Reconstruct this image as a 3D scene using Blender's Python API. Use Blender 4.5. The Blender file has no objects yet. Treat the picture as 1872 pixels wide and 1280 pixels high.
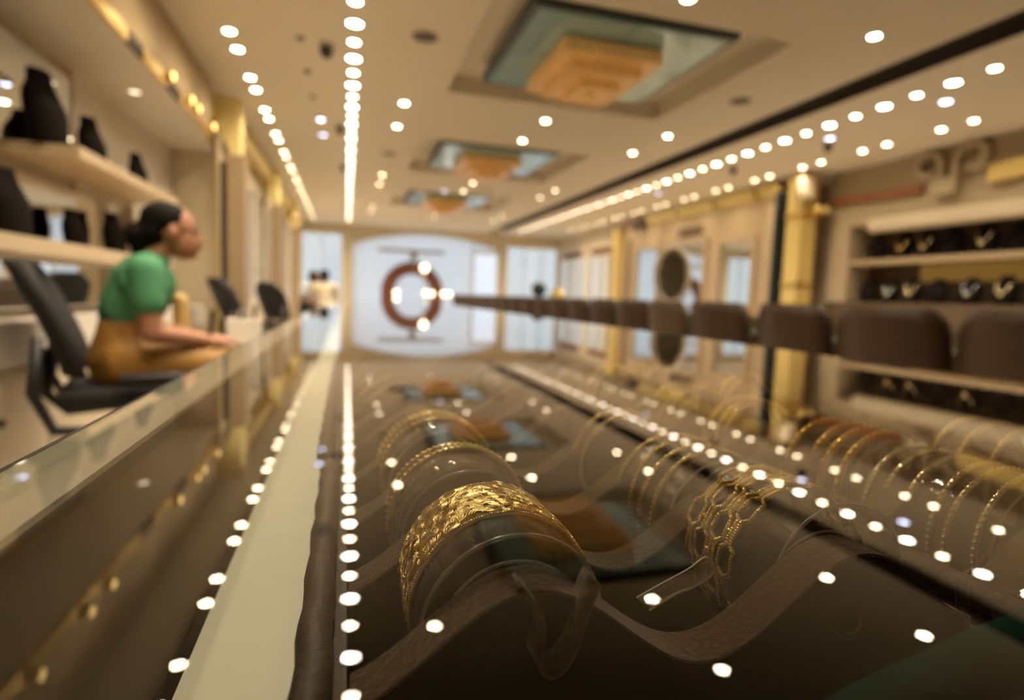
import bpy, bmesh, math, random
from mathutils import Vector, Matrix, Euler
random.seed(7)
sc = bpy.context.scene
COL = sc.collection
PI = math.pi

# ------------------------------------------------------------------ camera, sky, exposure
F_PX = 1055.55
yaw, pitch, roll = math.radians(16.095), math.radians(5.247), math.radians(2.011)
cam_d = bpy.data.cameras.new('camera')
cam = bpy.data.objects.new('camera', cam_d); COL.objects.link(cam)
cam_d.sensor_width = 36.0
cam_d.lens = 36.0 * F_PX / 1872.0
cam_d.clip_start = 0.005
fw = Vector((math.sin(yaw)*math.cos(pitch), math.cos(yaw)*math.cos(pitch), -math.sin(pitch)))
r0 = Vector((math.cos(yaw), -math.sin(yaw), 0)); u0 = r0.cross(fw)
rt = math.cos(roll)*r0 + math.sin(roll)*u0
up = -math.sin(roll)*r0 + math.cos(roll)*u0
M = Matrix((rt, up, -fw)).transposed().to_4x4(); M.translation = Vector((0, 0, 1.065))
cam.matrix_world = M
cam_d.dof.use_dof = True
cam_d.dof.focus_distance = 0.228
cam_d.dof.aperture_fstop = 5.4
sc.camera = cam

world = bpy.data.worlds.new('daylight'); sc.world = world; world.use_nodes = True
bg = world.node_tree.nodes['Background']
bg.inputs[0].default_value = (0.90, 0.95, 1.0, 1); bg.inputs[1].default_value = 1.15

sc.view_settings.view_transform = 'Standard'
sc.view_settings.look = 'None'
sc.view_settings.exposure = 0.0
sc.view_settings.gamma = 1.0
sc.view_settings.use_curve_mapping = False
sc.cycles.max_bounces = 10
sc.cycles.diffuse_bounces = 5
sc.cycles.glossy_bounces = 5
sc.cycles.transparent_max_bounces = 24
sc.cycles.sample_clamp_indirect = 12.0
sc.cycles.caustics_reflective = False
sc.cycles.caustics_refractive = False
LAMP = 800.0          # radiance of a downlight lens straight below it

# ------------------------------------------------------------------ materials
def mat(name, col, rough=0.6, metal=0.0, var=0.0, scale=30.0, bump=0.0, spec=0.5, emit=None, estr=0.0, coat=0.0, sheen=0.0):
    m = bpy.data.materials.new(name); m.use_nodes = True
    nt = m.node_tree; p = nt.nodes['Principled BSDF']
    p.inputs['Base Color'].default_value = (*col, 1)
    p.inputs['Roughness'].default_value = rough
    p.inputs['Metallic'].default_value = metal
    p.inputs['Specular IOR Level'].default_value = spec
    if coat: p.inputs['Coat Weight'].default_value = coat
    if sheen: p.inputs['Sheen Weight'].default_value = sheen
    if emit:
        p.inputs['Emission Color'].default_value = (*emit, 1); p.inputs['Emission Strength'].default_value = estr
    if var or bump:
        tc = nt.nodes.new('ShaderNodeTexCoord'); nz = nt.nodes.new('ShaderNodeTexNoise')
        nz.inputs['Scale'].default_value = scale; nz.inputs['Detail'].default_value = 4
        nt.links.new(tc.outputs['Object'], nz.inputs['Vector'])
        if var:
            mx = nt.nodes.new('ShaderNodeMix'); mx.data_type = 'RGBA'
            a = [max(0, c*(1-var)) for c in col]; b = [min(1, c*(1+var)) for c in col]
            mx.inputs['A'].default_value = (*a, 1); mx.inputs['B'].default_value = (*b, 1)
            nt.links.new(nz.outputs['Fac'], mx.inputs['Factor']); nt.links.new(mx.outputs['Result'], p.inputs['Base Color'])
        if bump:
            bp = nt.nodes.new('ShaderNodeBump'); bp.inputs['Strength'].default_value = bump; bp.inputs['Distance'].default_value = 0.002
            nt.links.new(nz.outputs['Fac'], bp.inputs['Height']); nt.links.new(bp.outputs['Normal'], p.inputs['Normal'])
    return m

def clear(name, tint, two=False, f0=0.04, haze=0.0, hazecol=(1, 1, 1), rough=0.0):
    """thin clear sheet: what is behind shows through, the surface reflects by its angle"""
    m = bpy.data.materials.new(name); m.use_nodes = True
    nt = m.node_tree; nt.nodes.clear(); N = nt.nodes.new; L = nt.links.new
    out = N('ShaderNodeOutputMaterial'); geo = N('ShaderNodeNewGeometry')
    dot = N('ShaderNodeVectorMath'); dot.operation = 'DOT_PRODUCT'
    L(geo.outputs['Normal'], dot.inputs[0]); L(geo.outputs['Incoming'], dot.inputs[1])
    def mth(op, a, b=None):
        n = N('ShaderNodeMath'); n.operation = op
        for i, v in enumerate((a, b)):
            if v is None: continue
            if isinstance(v, (int, float)): n.inputs[i].default_value = v
            else: L(v, n.inputs[i])
        return n.outputs[0]
    c = mth('ABSOLUTE', dot.outputs['Value'])
    s = mth('POWER', mth('SUBTRACT', 1.0, c), 5.0)
    F = mth('ADD', mth('MULTIPLY', s, 1-f0), f0)
    if two: F = mth('DIVIDE', mth('MULTIPLY', F, 2.0), mth('ADD', F, 1.0))
    tr = N('ShaderNodeBsdfTransparent'); tr.inputs[0].default_value = (*tint, 1)
    gl = N('ShaderNodeBsdfGlossy'); gl.inputs['Roughness'].default_value = rough; gl.inputs['Color'].default_value = (1, 1, 1, 1)
    base = tr.outputs[0]
    if haze:
        df = N('ShaderNodeBsdfDiffuse'); df.inputs[0].default_value = (*hazecol, 1)
        mh = N('ShaderNodeMixShader'); mh.inputs[0].default_value = haze
        L(base, mh.inputs[1]); L(df.outputs[0], mh.inputs[2]); base = mh.outputs[0]
    mx = N('ShaderNodeMixShader'); L(F, mx.inputs[0]); L(base, mx.inputs[1]); L(gl.outputs[0], mx.inputs[2])
    L(mx.outputs[0], out.inputs['Surface'])
    return m

def frosted(name, col, t=0.85):
    m = bpy.data.materials.new(name); m.use_nodes = True
    nt = m.node_tree; nt.nodes.clear(); N = nt.nodes.new; L = nt.links.new
    out = N('ShaderNodeOutputMaterial'); a = N('ShaderNodeBsdfTranslucent'); b = N('ShaderNodeBsdfDiffuse'); x = N('ShaderNodeMixShader')
    a.inputs[0].default_value = (*col, 1); b.inputs[0].default_value = (*col, 1); x.inputs[0].default_value = 1-t
    L(a.outputs[0], x.inputs[1]); L(b.outputs[0], x.inputs[2]); L(x.outputs[0], out.inputs['Surface'])
    return m

MT = dict(
    ceil=mat('ceiling_paint', (0.72, 0.655, 0.53), 0.8, var=0.03, scale=2),
    cream=mat('cream_laminate', (0.66, 0.58, 0.43), 0.45, var=0.03, scale=3),
    white=mat('white_laminate', (0.82, 0.78, 0.70), 0.35, var=0.02, scale=4),
    floor=mat('beige_marble', (0.68, 0.60, 0.50), 0.25, var=0.12, scale=3),
    peach=mat('peach_veneer', (0.40, 0.305, 0.19), 0.4, var=0.08, scale=6),
    brown=mat('dark_brown_grille', (0.045, 0.028, 0.016), 0.6, var=0.1),
    gold=mat('polished_gold', (1.0, 0.73, 0.25), 0.28, 1.0),
    goldb=mat('bright_gold', (1.0, 0.76, 0.28), 0.22, 1.0),
    goldr=mat('rich_gold', (0.98, 0.64, 0.16), 0.30, 1.0),
    goldp=mat('pale_gold', (1.0, 0.85, 0.50), 0.2, 1.0),
    trimgold=mat('gold_trim', (0.85, 0.62, 0.22), 0.3, 1.0, var=0.15, scale=4),
    yellow=mat('gilded_plaster', (0.72, 0.56, 0.20), 0.35, 0.35, var=0.06, scale=5),
    mirror=mat('mirror_glass', (0.82, 0.86, 0.86), 0.03, 1.0),
    teal=mat('teal_lacquer', (0.36, 0.55, 0.57), 0.16, 0.25, var=0.05, scale=2, spec=0.8),
    tealdark=mat('dark_teal_edge', (0.03, 0.055, 0.05), 0.4),
    amber=mat('amber_crystal', (0.66, 0.38, 0.12), 0.3, var=0.35, scale=7, emit=(1.0, 0.55, 0.16), estr=0.11),
    black=mat('black_velvet', (0.010, 0.008, 0.007), 0.9, var=0.3, scale=60, spec=0.1),
    blackp=mat('black_plastic', (0.012, 0.012, 0.013), 0.45),
    mesh=mat('black_mesh_fabric', (0.014, 0.014, 0.016), 0.8, bump=0.3, scale=200),
    leather=mat('brown_leather', (0.060, 0.032, 0.014), 0.5, var=0.2, scale=25, bump=0.15),
    leather2=mat('taupe_leather', (0.10, 0.066, 0.038), 0.5, var=0.2, scale=25, bump=0.15),
    suede=mat('brown_suede', (0.082, 0.044, 0.016), 0.95, var=0.25, scale=400, bump=0.6, spec=0.08, sheen=0.3),
    lining_shade=mat('black_lining_and_shade', (0.010, 0.007, 0.005), 0.9, spec=0.08, var=0.2, scale=200),  # real black lining; also painted shade on divider faces and pad sheet
    traybrown=mat('brown_leatherette', (0.060, 0.036, 0.020), 0.55, var=0.25, scale=300, bump=0.5, spec=0.3),
    caseinner=mat('brown_lacquer', (0.10, 0.065, 0.03), 0.5),
    pale=mat('pale_case_floor', (0.92, 0.92, 0.72), 0.5, var=0.03, scale=8),
    green=mat('green_velvet', (0.002, 0.026, 0.017), 0.9, var=0.3, scale=80, spec=0.05),
    drape=mat('black_green_drape', (0.006, 0.014, 0.014), 0.8),
    chrome=mat('chrome', (0.7, 0.7, 0.7), 0.15, 1.0),
    skin=mat('skin', (0.40, 0.19, 0.105), 0.55, var=0.06, scale=12),
    skind=mat('dark_skin', (0.10, 0.05, 0.03), 0.55),
    hair=mat('black_hair', (0.006, 0.0045, 0.004), 0.7, bump=0.3, scale=90, spec=0.12),
    blouse=mat('green_cotton', (0.075, 0.27, 0.135), 0.85, var=0.1, scale=30),
    sari=mat('mustard_silk', (0.42, 0.22, 0.045), 0.55, var=0.2, scale=18),
    shirtc=mat('cream_cotton', (0.55, 0.47, 0.34), 0.85), shirtw=mat('pale_blue_cotton', (0.55, 0.62, 0.70), 0.85),
    trouser=mat('dark_trousers', (0.02, 0.02, 0.025), 0.85),
    paper=mat('white_card', (0.82, 0.76, 0.66), 0.7), ring=mat('red_brown_wood', (0.16, 0.055, 0.03), 0.5, var=0.2, scale=5),
    orange=mat('orange_brown_wood', (0.26, 0.09, 0.025), 0.45, var=0.15, scale=5),
    grey=mat('grey_metal', (0.45, 0.45, 0.45), 0.5), eye=mat('eye_white', (0.8, 0.75, 0.7), 0.3),
    lip=mat('lips', (0.22, 0.07, 0.05), 0.5),
    dome=mat('smoked_dome', (0.02, 0.018, 0.016), 0.2),
    warm=mat('warm_lens', (1, 1, 1), 0.5, emit=(1.0, 0.80, 0.52), estr=LAMP),
    cool=mat('white_lens', (1, 1, 1), 0.5, emit=(1.0, 0.86, 0.72), estr=LAMP),
    blue=mat('blue_white_lens', (1, 1, 1), 0.5, emit=(0.62, 0.70, 1.0), estr=LAMP*0.13),
    soft=mat('soft_lens', (1, 1, 1), 0.5, emit=(1.0, 0.82, 0.56), estr=1.0),
    bulb=mat('lamp_globe', (1, 1, 1), 0.5, emit=(1.0, 0.80, 0.55), estr=5.0),
    glass=clear('counter_glass', (0.94, 0.965, 0.94), two=True, f0=0.0),
    glassin=clear('glass_underside', (1, 1, 1), f0=0.0),
    glassedge=clear('green_glass_edge', (0.78, 0.87, 0.80), f0=0.02),
    pane=clear('window_glass', (0.84, 0.86, 0.86), two=True),
    paneb=clear('clear_window_glass', (0.97, 0.98, 1.0), two=True),
    casing=clear('case_glass', (0.90, 0.95, 0.92), two=True),
    acrylic=clear('clear_acrylic', (0.88, 0.87, 0.84), f0=0.05, rough=0.06, haze=0.012),
    lipm=clear('scuffed_acrylic_lip', (0.85, 0.82, 0.76), f0=0.05, haze=0.30, hazecol=(0.9, 0.85, 0.75), rough=0.2),
    capital=mat('spotlit_gilt_plaster', (0.92, 0.78, 0.36), 0.45, 0.0, var=0.06, scale=5),  # gilt made brighter, the spot's light on the capitals put into the colour
    shelfwood=mat('light_oak_shelf', (0.66, 0.52, 0.34), 0.45, var=0.06, scale=6),
    sand=mat('sand_plaster', (0.42, 0.345, 0.23), 0.6, var=0.06, scale=3),
    tan=mat('shaded_plaster', (0.46, 0.35, 0.21), 0.6, var=0.1, scale=3),
    tagm=clear('milky_plastic', (0.85, 0.82, 0.76), f0=0.05, haze=0.22, hazecol=(0.9, 0.8, 0.65), rough=0.15),
    frost=frosted('frosted_panel', (0.86, 0.88, 0.90)),
)
def beam(m, strength, power=2.5, rest=0.015):
    """a reflector downlight: brightest straight below, falling off to the side"""
    nt = m.node_tree; N = nt.nodes.new; L = nt.links.new; p = nt.nodes['Principled BSDF']
    geo = N('ShaderNodeNewGeometry'); dot = N('ShaderNodeVectorMath'); dot.operation = 'DOT_PRODUCT'
    dot.inputs[1].default_value = (0, 0, -1)
    L(geo.outputs['Incoming'], dot.inputs[0])
    def mth(op, a, b):
        n = N('ShaderNodeMath'); n.operation = op
        for i, v in enumerate((a, b)):
            if isinstance(v, (int, float)): n.inputs[i].default_value = v
            else: L(v, n.inputs[i])
        return n.outputs[0]
    c = mth('MAXIMUM', dot.outputs['Value'], 0.0)
    L(mth('MULTIPLY', mth('ADD', mth('POWER', c, power), rest), strength), p.inputs['Emission Strength'])
beam(MT['warm'], LAMP); beam(MT['cool'], LAMP); beam(MT['blue'], LAMP*0.3); beam(MT['soft'], 6.0, 0.6, 0.0)
MT['glassin'].node_tree.nodes.clear()
_n = MT['glassin'].node_tree; _o = _n.nodes.new('ShaderNodeOutputMaterial'); _t = _n.nodes.new('ShaderNodeBsdfTransparent')
_n.links.new(_t.outputs[0], _o.inputs['Surface'])

# ------------------------------------------------------------------ mesh builder
_ICO = {}
def ico(sub):
    if sub not in _ICO:
        b = bmesh.new(); bmesh.ops.create_icosphere(b, subdivisions=sub, radius=1)
        b.verts.ensure_lookup_table()
        _ICO[sub] = ([v.co.copy() for v in b.verts], [[v.index for v in f.verts] for f in b.faces]); b.free()
    return _ICO[sub]

class MB:
    def __init__(s): s.v = []; s.f = []; s.m = []; s.sm = []
    def add(s, vs, fs, mi=0, smooth=False):
        o = len(s.v); s.v += [Vector(v) for v in vs]
        for f in fs: s.f.append([i+o for i in f]); s.m.append(mi); s.sm.append(smooth)
        return s
    def box(s, x0, x1, y0, y1, z0, z1, mi=0):
        vs = [(x, y, z) for z in (z0, z1) for y in (y0, y1) for x in (x0, x1)]
        return s.add(vs, [(0, 2, 3, 1), (4, 5, 7, 6), (0, 1, 5, 4), (2, 6, 7, 3), (0, 4, 6, 2), (1, 3, 7, 5)], mi)
    def bev(s, x0, x1, y0, y1, z0, z1, b, mi=0, seg=2):
        bm = bmesh.new(); bmesh.ops.create_cube(bm, size=1)
        for v in bm.verts: v.co = Vector(((x0+x1)/2+v.co.x*(x1-x0), (y0+y1)/2+v.co.y*(y1-y0), (z0+z1)/2+v.co.z*(z1-z0)))
        bmesh.ops.bevel(bm, geom=bm.edges[:], offset=b, segments=seg, profile=0.5, affect='EDGES')
        bm.verts.ensure_lookup_table()
        s.add([v.co.copy() for v in bm.verts], [[v.index for v in f.verts] for f in bm.faces], mi, True); bm.free(); return s
    def sphere(s, c, r, sub=1, mi=0, sc=(1, 1, 1), rot=None):
        vs, fs = ico(sub); c = Vector(c)
        out = []
        for v in vs:
            p = Vector((v.x*r*sc[0], v.y*r*sc[1], v.z*r*sc[2]))
            if rot: p = rot @ p
            out.append(p+c)
        return s.add(out, fs, mi, True)
    def tube(s, pts, rad, n=8, mi=0, closed=False, caps=True):
        pts = [Vector(p) for p in pts]; k = len(pts)
        rads = rad if isinstance(rad, (list, tuple)) else [rad]*k
        vs = []; ref = None
        for i, p in enumerate(pts):
            a = pts[(i-1) % k] if (closed or i > 0) else p; b = pts[(i+1) % k] if (closed or i < k-1) else p
            t = (b-a).normalized()
            if ref is None: ref = Vector((0, 0, 1)) if abs(t.z) < 0.9 else Vector((1, 0, 0))
            x = (ref - t*ref.dot(t))
            if x.length < 1e-6: x = Vector((1, 0, 0))-t*t.x
            x.normalize(); y = t.cross(x); ref = x
            for j in range(n):
                q = 2*PI*j/n; vs.append(p + (x*math.cos(q)+y*math.sin(q))*rads[i])
        fs = []
        for i in range(k if closed else k-1):
            i2 = (i+1) % k
            for j in range(n):
                j2 = (j+1) % n; fs.append((i*n+j, i*n+j2, i2*n+j2, i2*n+j))
        if caps and not closed: fs.append(tuple(range(n-1, -1, -1))); fs.append(tuple((k-1)*n+j for j in range(n)))
        return s.add(vs, fs, mi, True)
    def lathe(s, prof, c=(0, 0, 0), n=24, mi=0, a0=0, a1=2*PI, sx=1, sy=1):
        c = Vector(c); full = abs(a1-a0-2*PI) < 1e-6; k = n if full else n+1; vs = []
        for (r, z) in prof:
            for j in range(k):
                q = a0+(a1-a0)*j/n; vs.append(c+Vector((r*math.cos(q)*sx, r*math.sin(q)*sy, z)))
        fs = []
        for i in range(len(prof)-1):
            for j in range(n):
                j2 = (j+1) % k; fs.append((i*k+j, i*k+j2, (i+1)*k+j2, (i+1)*k+j))
        return s.add(vs, fs, mi, True)
    def loft(s, rings, mi=0, cap=True, smooth=True):
        n = len(rings[0]); vs = [p for r in rings for p in r]; fs = []
        for i in range(len(rings)-1):
            for j in range(n):
                j2 = (j+1) % n; fs.append((i*n+j, i*n+j2, (i+1)*n+j2, (i+1)*n+j))
        if cap: fs.append(tuple(range(n-1, -1, -1))); fs.append(tuple((len(rings)-1)*n+j for j in range(n)))
        return s.add(vs, fs, mi, smooth)
    def prism(s, poly, axis, a, b, mi=0):
        """extrude a closed 2-D outline along an axis ('x','y','z')"""
        def P(u, v, w): return {'x': (w, u, v), 'y': (u, w, v), 'z': (u, v, w)}[axis]
        n = len(poly); vs = [P(u, v, a) for u, v in poly]+[P(u, v, b) for u, v in poly]
        fs = [tuple(range(n)), tuple(range(2*n-1, n-1, -1))]+[(i, (i+1) % n, n+(i+1) % n, n+i) for i in range(n)]
        return s.add(vs, fs, mi)
    def cone(s, p0, r0, p1, r1, n=14, mi=0):
        return s.tube([p0, p1], [r0, r1], n, mi)
    def build(s, name, mats, parent=None, loc=(0, 0, 0), rot=None, fix=True):
        me = bpy.data.meshes.new(name); me.from_pydata([tuple(v) for v in s.v], [], s.f)
        for m in (mats if isinstance(mats, (list, tuple)) else [mats]): me.materials.append(m)
        me.polygons.foreach_set('material_index', s.m); me.polygons.foreach_set('use_smooth', s.sm)
        if fix:
            bm = bmesh.new(); bm.from_mesh(me); bmesh.ops.recalc_face_normals(bm, faces=bm.faces); bm.to_mesh(me); bm.free()
        me.update()
        o = bpy.data.objects.new(name, me); COL.objects.link(o); o.location = loc
        if rot is not None: o.rotation_euler = rot
        if parent: o.parent = parent
        return o

def tag(o, label, cat, group=None):
    o['label'] = label; o['category'] = cat
    if group: o['group'] = group
    return o
def thing(name, label, cat, loc=(0, 0, 0), rz=0, group=None):
    o = bpy.data.objects.new(name, None); COL.objects.link(o); o.location = loc; o.rotation_euler = (0, 0, rz)
    o.empty_display_size = 0.05
    return tag(o, label, cat, group)
def struct(o): o['kind'] = 'structure'; return o
def kids(o): return [c for c in bpy.data.objects if c.parent == o]
def copy_tree(o, parent=None):
    c = o.copy(); COL.objects.link(c)
    if parent: c.parent = parent
    for ch in kids(o): copy_tree(ch, c)
    return c
def dup(o, loc, rz=None, label=None, group=None):
    c = copy_tree(o); c.location = loc
    if rz is not None: c.rotation_euler = (0, 0, rz)
    if label: c['label'] = label
    if group: c['group'] = group
    return c

def blob(name, items, voxel, m, parent=None, smooth=6, loc=(0, 0, 0), rot=None):
    """one continuous surface grown round capsules ('c', p0, r0, p1, r1) and ellipsoids ('e', centre, radii[, euler])"""
    b = MB()
    for it in items:
        if it[0] == 'c':
            _, p0, ra, p1, rb = it
            b.sphere(p0, ra, 2); b.sphere(p1, rb, 2); b.cone(p0, ra*0.99, p1, rb*0.99, 14)
        else:
            b.sphere(it[1], 1.0, 2, sc=it[2], rot=Euler(it[3]).to_matrix() if len(it) > 3 else None)
    o = b.build(name, m)
    md = o.modifiers.new('r', 'REMESH'); md.mode = 'VOXEL'; md.voxel_size = voxel; md.use_smooth_shade = True
    ms = o.modifiers.new('s', 'SMOOTH'); ms.factor = 0.5; ms.iterations = smooth
    dg = bpy.context.evaluated_depsgraph_get()
    me = bpy.data.meshes.new_from_object(o.evaluated_get(dg)); me.name = name
    old = o.data; o.modifiers.clear(); o.data = me; bpy.data.meshes.remove(old)
    if not me.materials: me.materials.append(m)
    me.polygons.foreach_set('use_smooth', [True]*len(me.polygons))
    o.location = loc
    if rot is not None: o.rotation_euler = rot
    if parent: o.parent = parent
    return o

# ------------------------------------------------------------------ the room
CE = 2.773           # ceiling height
Y0, Y1 = -3.0, 15.8  # back and far wall
COFF = [(3.30, 5.05), (6.60, 8.38), (9.95, 11.70)]
struct(MB().box(-2.2, 6.8, Y0-.2, Y1+.2, -.1, 0).build('floor', MT['floor']))
b = MB()
b.box(-2.2, .27, Y0, Y1, CE, CE+.3)
ys = [Y0]+[v for c in COFF for v in c]+[Y1]
for i in range(0, len(ys), 2): b.box(.80, 2.80, ys[i], ys[i+1], CE+.008, CE+.3)
b.box(.27, .80, Y0, Y1, CE+.008, CE+.3); b.box(2.80, 3.66, Y0, Y1, CE+.008, CE+.3)
for y0, y1 in COFF: b.box(.80, 2.80, y0, y1, CE+.15, CE+.3)
b.box(3.66, 3.95, Y0, Y1, CE+.14, CE+.3); b.box(3.95, 6.8, Y0, Y1, CE, CE+.3)
struct(b.build('ceiling', MT['ceil']))
# dark linear air slot along the ceiling
b = MB(); b.box(3.66, 3.95, Y0, 14.9, CE+.10, CE+.139); b.box(3.66, 3.675, Y0, 14.9, CE+.0, CE+.1); b.box(3.935, 3.95, Y0, 14.9, CE, CE+.1)
for k in range(5): b.box(3.70+k*.052, 3.708+k*.052, Y0, 14.9, CE+.03, CE+.10)
struct(b.build('trim_1', MT['brown']))
struct(MB().box(-1.75, -1.60, Y0, 6.2, 0, CE).build('wall_left', MT['cream']))
struct(MB().box(-2.2, 6.8, Y0-.15, Y0, 0, CE+.3).build('wall_back', MT['cream']))
struct(MB().box(6.45, 6.6, Y0, Y1, 0, CE+.3).build('wall_right', MT['cream']))

# far wall: openings with glass, frosted arch, piers
b = MB(); yw = Y1
b.box(-2.2, -1.15, yw, yw+.2, 0, CE+.3); b.box(-.09, .14, yw-.12, yw+.2, 0, CE+.3)
b.box(4.10, 4.30, yw-.06, yw+.2, 0, CE+.3); b.box(5.85, 6.8, yw, yw+.2, 0, CE+.3)
b.box(-1.15, -.09, yw, yw+.2, 2.58, CE+.3); b.box(4.3, 5.85, yw, yw+.2, 2.50, CE+.3)
# spandrel over the arch
arc = [(.14+3.96*i/20, 2.30+.36*math.sin(PI*i/20)**.8) for i in range(21)]
b.prism(arc+[(4.10, CE+.3), (.14, CE+.3)], 'y', yw, yw+.2)
struct(b.build('wall_far', MT['cream']))
struct(MB().box(-1.16, -1.10, yw-.03, yw-.001, 0, 2.6).build('trim_2', MT['trimgold']))
def window(name, x0, x1, z0, z1, glassm, mull=()):
    w = struct(MB().box(x0, x0+.05, yw+.02, yw+.08, z0, z1).box(x1-.05, x1, yw+.02, yw+.08, z0, z1).box(x0, x1, yw+.02, yw+.08, z1-.05, z1).box(x0, x1, yw+.02, yw+.08, z0, z0+.05).build(name, MT['white']))
    xs = [x0+.05]+[m for m in mull]+[x1-.05]
    for i in range(len(xs)-1):
        MB().box(xs[i]+.01, xs[i+1]-.01, yw+.045, yw+.055, z0+.05, z1-.05).build('pane', glassm, w)
    for m in mull: MB().box(m-.012, m+.012, yw+.02, yw+.08, z0+.05, z1-.05).build('mullion', MT['white'], w)
    return w
window('window_1', -1.15, -.09, 0, 2.58, MT['pane'], (-.6,))
window('window_2', 4.30, 5.85, 0, 2.50, MT['pane'], (4.85, 5.35))
window('window_3', 3.34, 4.10, 0, 2.27, MT['paneb'])
arc2 = [(.14+3.2*i/16, 2.30+.36*math.sin(PI*(.14+3.2*i/16-.14)/3.96)**.8) for i in range(17)]
xe = 3.34
af = MB().prism([(.14, 0)]+arc2+[(xe, 0)], 'y', yw+.04, yw+.06)
af.prism([(xe, 2.27)]+[(xe, arc2[-1][1])]+[(x, z) for x, z in arc if x > xe]+[(4.10, 2.27)], 'y', yw+.04, yw+.06)
struct(af.build('window_4', MT['frost']))
lt = thing('lintel_bar', 'long grey bar hung across the frosted arch above the wooden ring', 'bar', (1.66, yw-.1, 2.19))
MB().box(-.87, .87, -.03, .03, -.05, .04).build('rail', MT['grey'], lt)
MB().box(-.04, .14, -.02, .02, -.25, -.05).build('hanger', MT['grey'], lt)
MB().box(-.02, .06, .0, .1, -.02, .02).build('bracket', MT['grey'], lt)
rg = thing('ring_arch', 'large red-brown wooden ring standing in front of the frosted arch at the far end', 'arch', (1.66, yw-.35, 0))
n = 48; rings = []
for i in range(n+1):
    a = 2*PI*i/n; ca, sa = math.cos(a), math.sin(a)
    rings.append([Vector((r*ca, y, 1.09+r*sa)) for r, y in ((.8, -.08), (.8, .08), (.48, .08), (.48, -.08))])
MB().loft(rings, cap=False, smooth=False).build('ring', MT['ring'], rg)
MB().box(-.5, .5, -.15, .15, 0, .33).build('plinth', MT['white'], rg)
# round lamp globes glowing round the ring
for k, (x, z, r) in enumerate([(1.90, 1.72, .13), (1.22, 1.07, .09), (1.98, 1.09, .09), (2.12, 1.08, .09), (2.46, 1.08, .09), (2.58, 1.08, .08)]):
    lb = ['glowing white globe lamp at the top of the wooden ring', 'glowing globe lamp at the left inner side of the ring', 'first of two touching globe lamps inside the ring', 'second of two touching globe lamps inside the ring', 'globe lamp over the right band of the wooden ring', 'outermost globe lamp just right of the wooden ring'][k]
    t = thing('globe_lamp', lb, 'lamp', (x, yw-.62-(.3 if k == 0 else .12*(k % 2)), 0), 0, 'globe lamps round the wooden ring')
    MB().sphere((0, 0, z), r*.75, 2).build('globe', MT['bulb'], t)
    MB().tube([(0, 0, .02), (0, 0, z-r*.7)], .012, 8).build('stem', MT['chrome'], t)
    MB().lathe([(0, 0), (.055, 0), (.055, .02), (0, .03)], n=16).build('base', MT['chrome'], t)

# left side: fascia, gold strip, soffit over the shelves
struct(MB().box(-1.597, -1.105, Y0, 5.5, 2.32, 2.33).box(-1.597, -1.212, 5.5, 6.197, 2.32, 2.33).build('trim_3', MT['white']))
struct(MB().box(-1.597, -1.105, Y0, 5.5, 2.33, CE-.001).box(-1.597, -1.212, 5.5, 6.197, 2.33, CE-.001).build('trim_9', MT['tan']))  # tan colour carries the shade lying on the fascia
b = MB()
for y0, y1 in ((.2, 3.55), (3.8, 4.25), (4.55, 5.49)): b.box(-1.10-.02, -1.095, y0, y1, 2.31, 2.38)
struct(b.build('trim_4', MT['trimgold']))
b = MB()
for y0, y1 in ((3.55, 3.8), (4.25, 4.55)): b.box(-1.12, -1.096, y0, y1, 2.312, 2.376)  # dark lengths painted in for dark reflections along the gold strip
struct(b.build('trim_5', MT['brown']))
spot_o = None
SPOTS = (2.40, 2.84, 3.09, 4.27, 4.75, 4.95, 5.45)
for i, y in enumerate(SPOTS):
    lb = 'small gilt spot lamp on the left fascia, %s' % ('above the picture, seen only reflected' if y < 3.2 else ['nearest of those in view', 'first of the close pair', 'second of the close pair', 'last before the gold capital'][i-3])
    if spot_o is None:
        spot_o = tag(MB().tube([(-.012, 0, 0), (.012, 0, 0)], .034, 14).build('spot_lamp', MT['trimgold'], None, (-1.082, y, 2.385)), lb, 'lamp', 'gilt spot lamps on the left fascia')
        MB().sphere((.010, 0, 0), .026, 2, sc=(.5, 1, 1)).build('lens', mat('amber_lens', (1, .8, .4), .4, emit=(1.0, .66, .20), estr=5.0), spot_o)
    else:
        o = copy_tree(spot_o); o.location = (-1.082, y, 2.385); o['label'] = lb
# end panel of the shelving, and the run of glazed cabinets beyond it
struct(MB().box(-1.75, -1.21, 6.2, 6.5, 0, CE).build('wall_side', MT['cream']))
struct(MB().box(-1.215, -1.19, 6.17, 6.2, 0, 2.5).build('trim_6', MT['yellow']))
struct(MB().box(-1.21, -1.10, 6.42, 6.5, 0, 2.3).build('trim_7', MT['brown']))
struct(MB().box(-1.75, -1.24, 6.5, Y1, 0, CE).build('wall_inner', MT['cream']))
def pilaster(name, y0, y1, label):
    t = thing(name, label, 'pilaster', (-1.065, y0, 0), 0, 'gilded pilasters along the glazed cabinets')
    d = y1-y0
    MB().box(.0, .15, 0, d, .12, 2.27).build('shaft', MT['peach'], t)
    MB().box(-.02, .165, -.02, d+.02, 0, .12).build('plinth', MT['white'], t)
    MB().prism([(-.13, CE-.002), (.11, CE-.002), (.11, 2.27), (.04, 2.27), (-.13, 2.62)], 'y', 0, d).build('capital', MT['capital'], t)
    return t
pilaster('pilaster', 5.93, 6.18, 'tall brown pilaster with a flared yellow-gold capital beside the open shelves')
pilaster('pilaster', 9.12, 9.4, 'second brown pilaster with yellow-gold capital, between two glazed cabinets')
pilaster('pilaster', 12.22, 12.5, 'third and farthest brown pilaster with gold capital along the glazed cabinets')
struct(MB().box(-1.24, -1.03, 6.6, Y1-.05, 2.58, CE).build('trim_8', MT['yellow']))
k = 0
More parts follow.
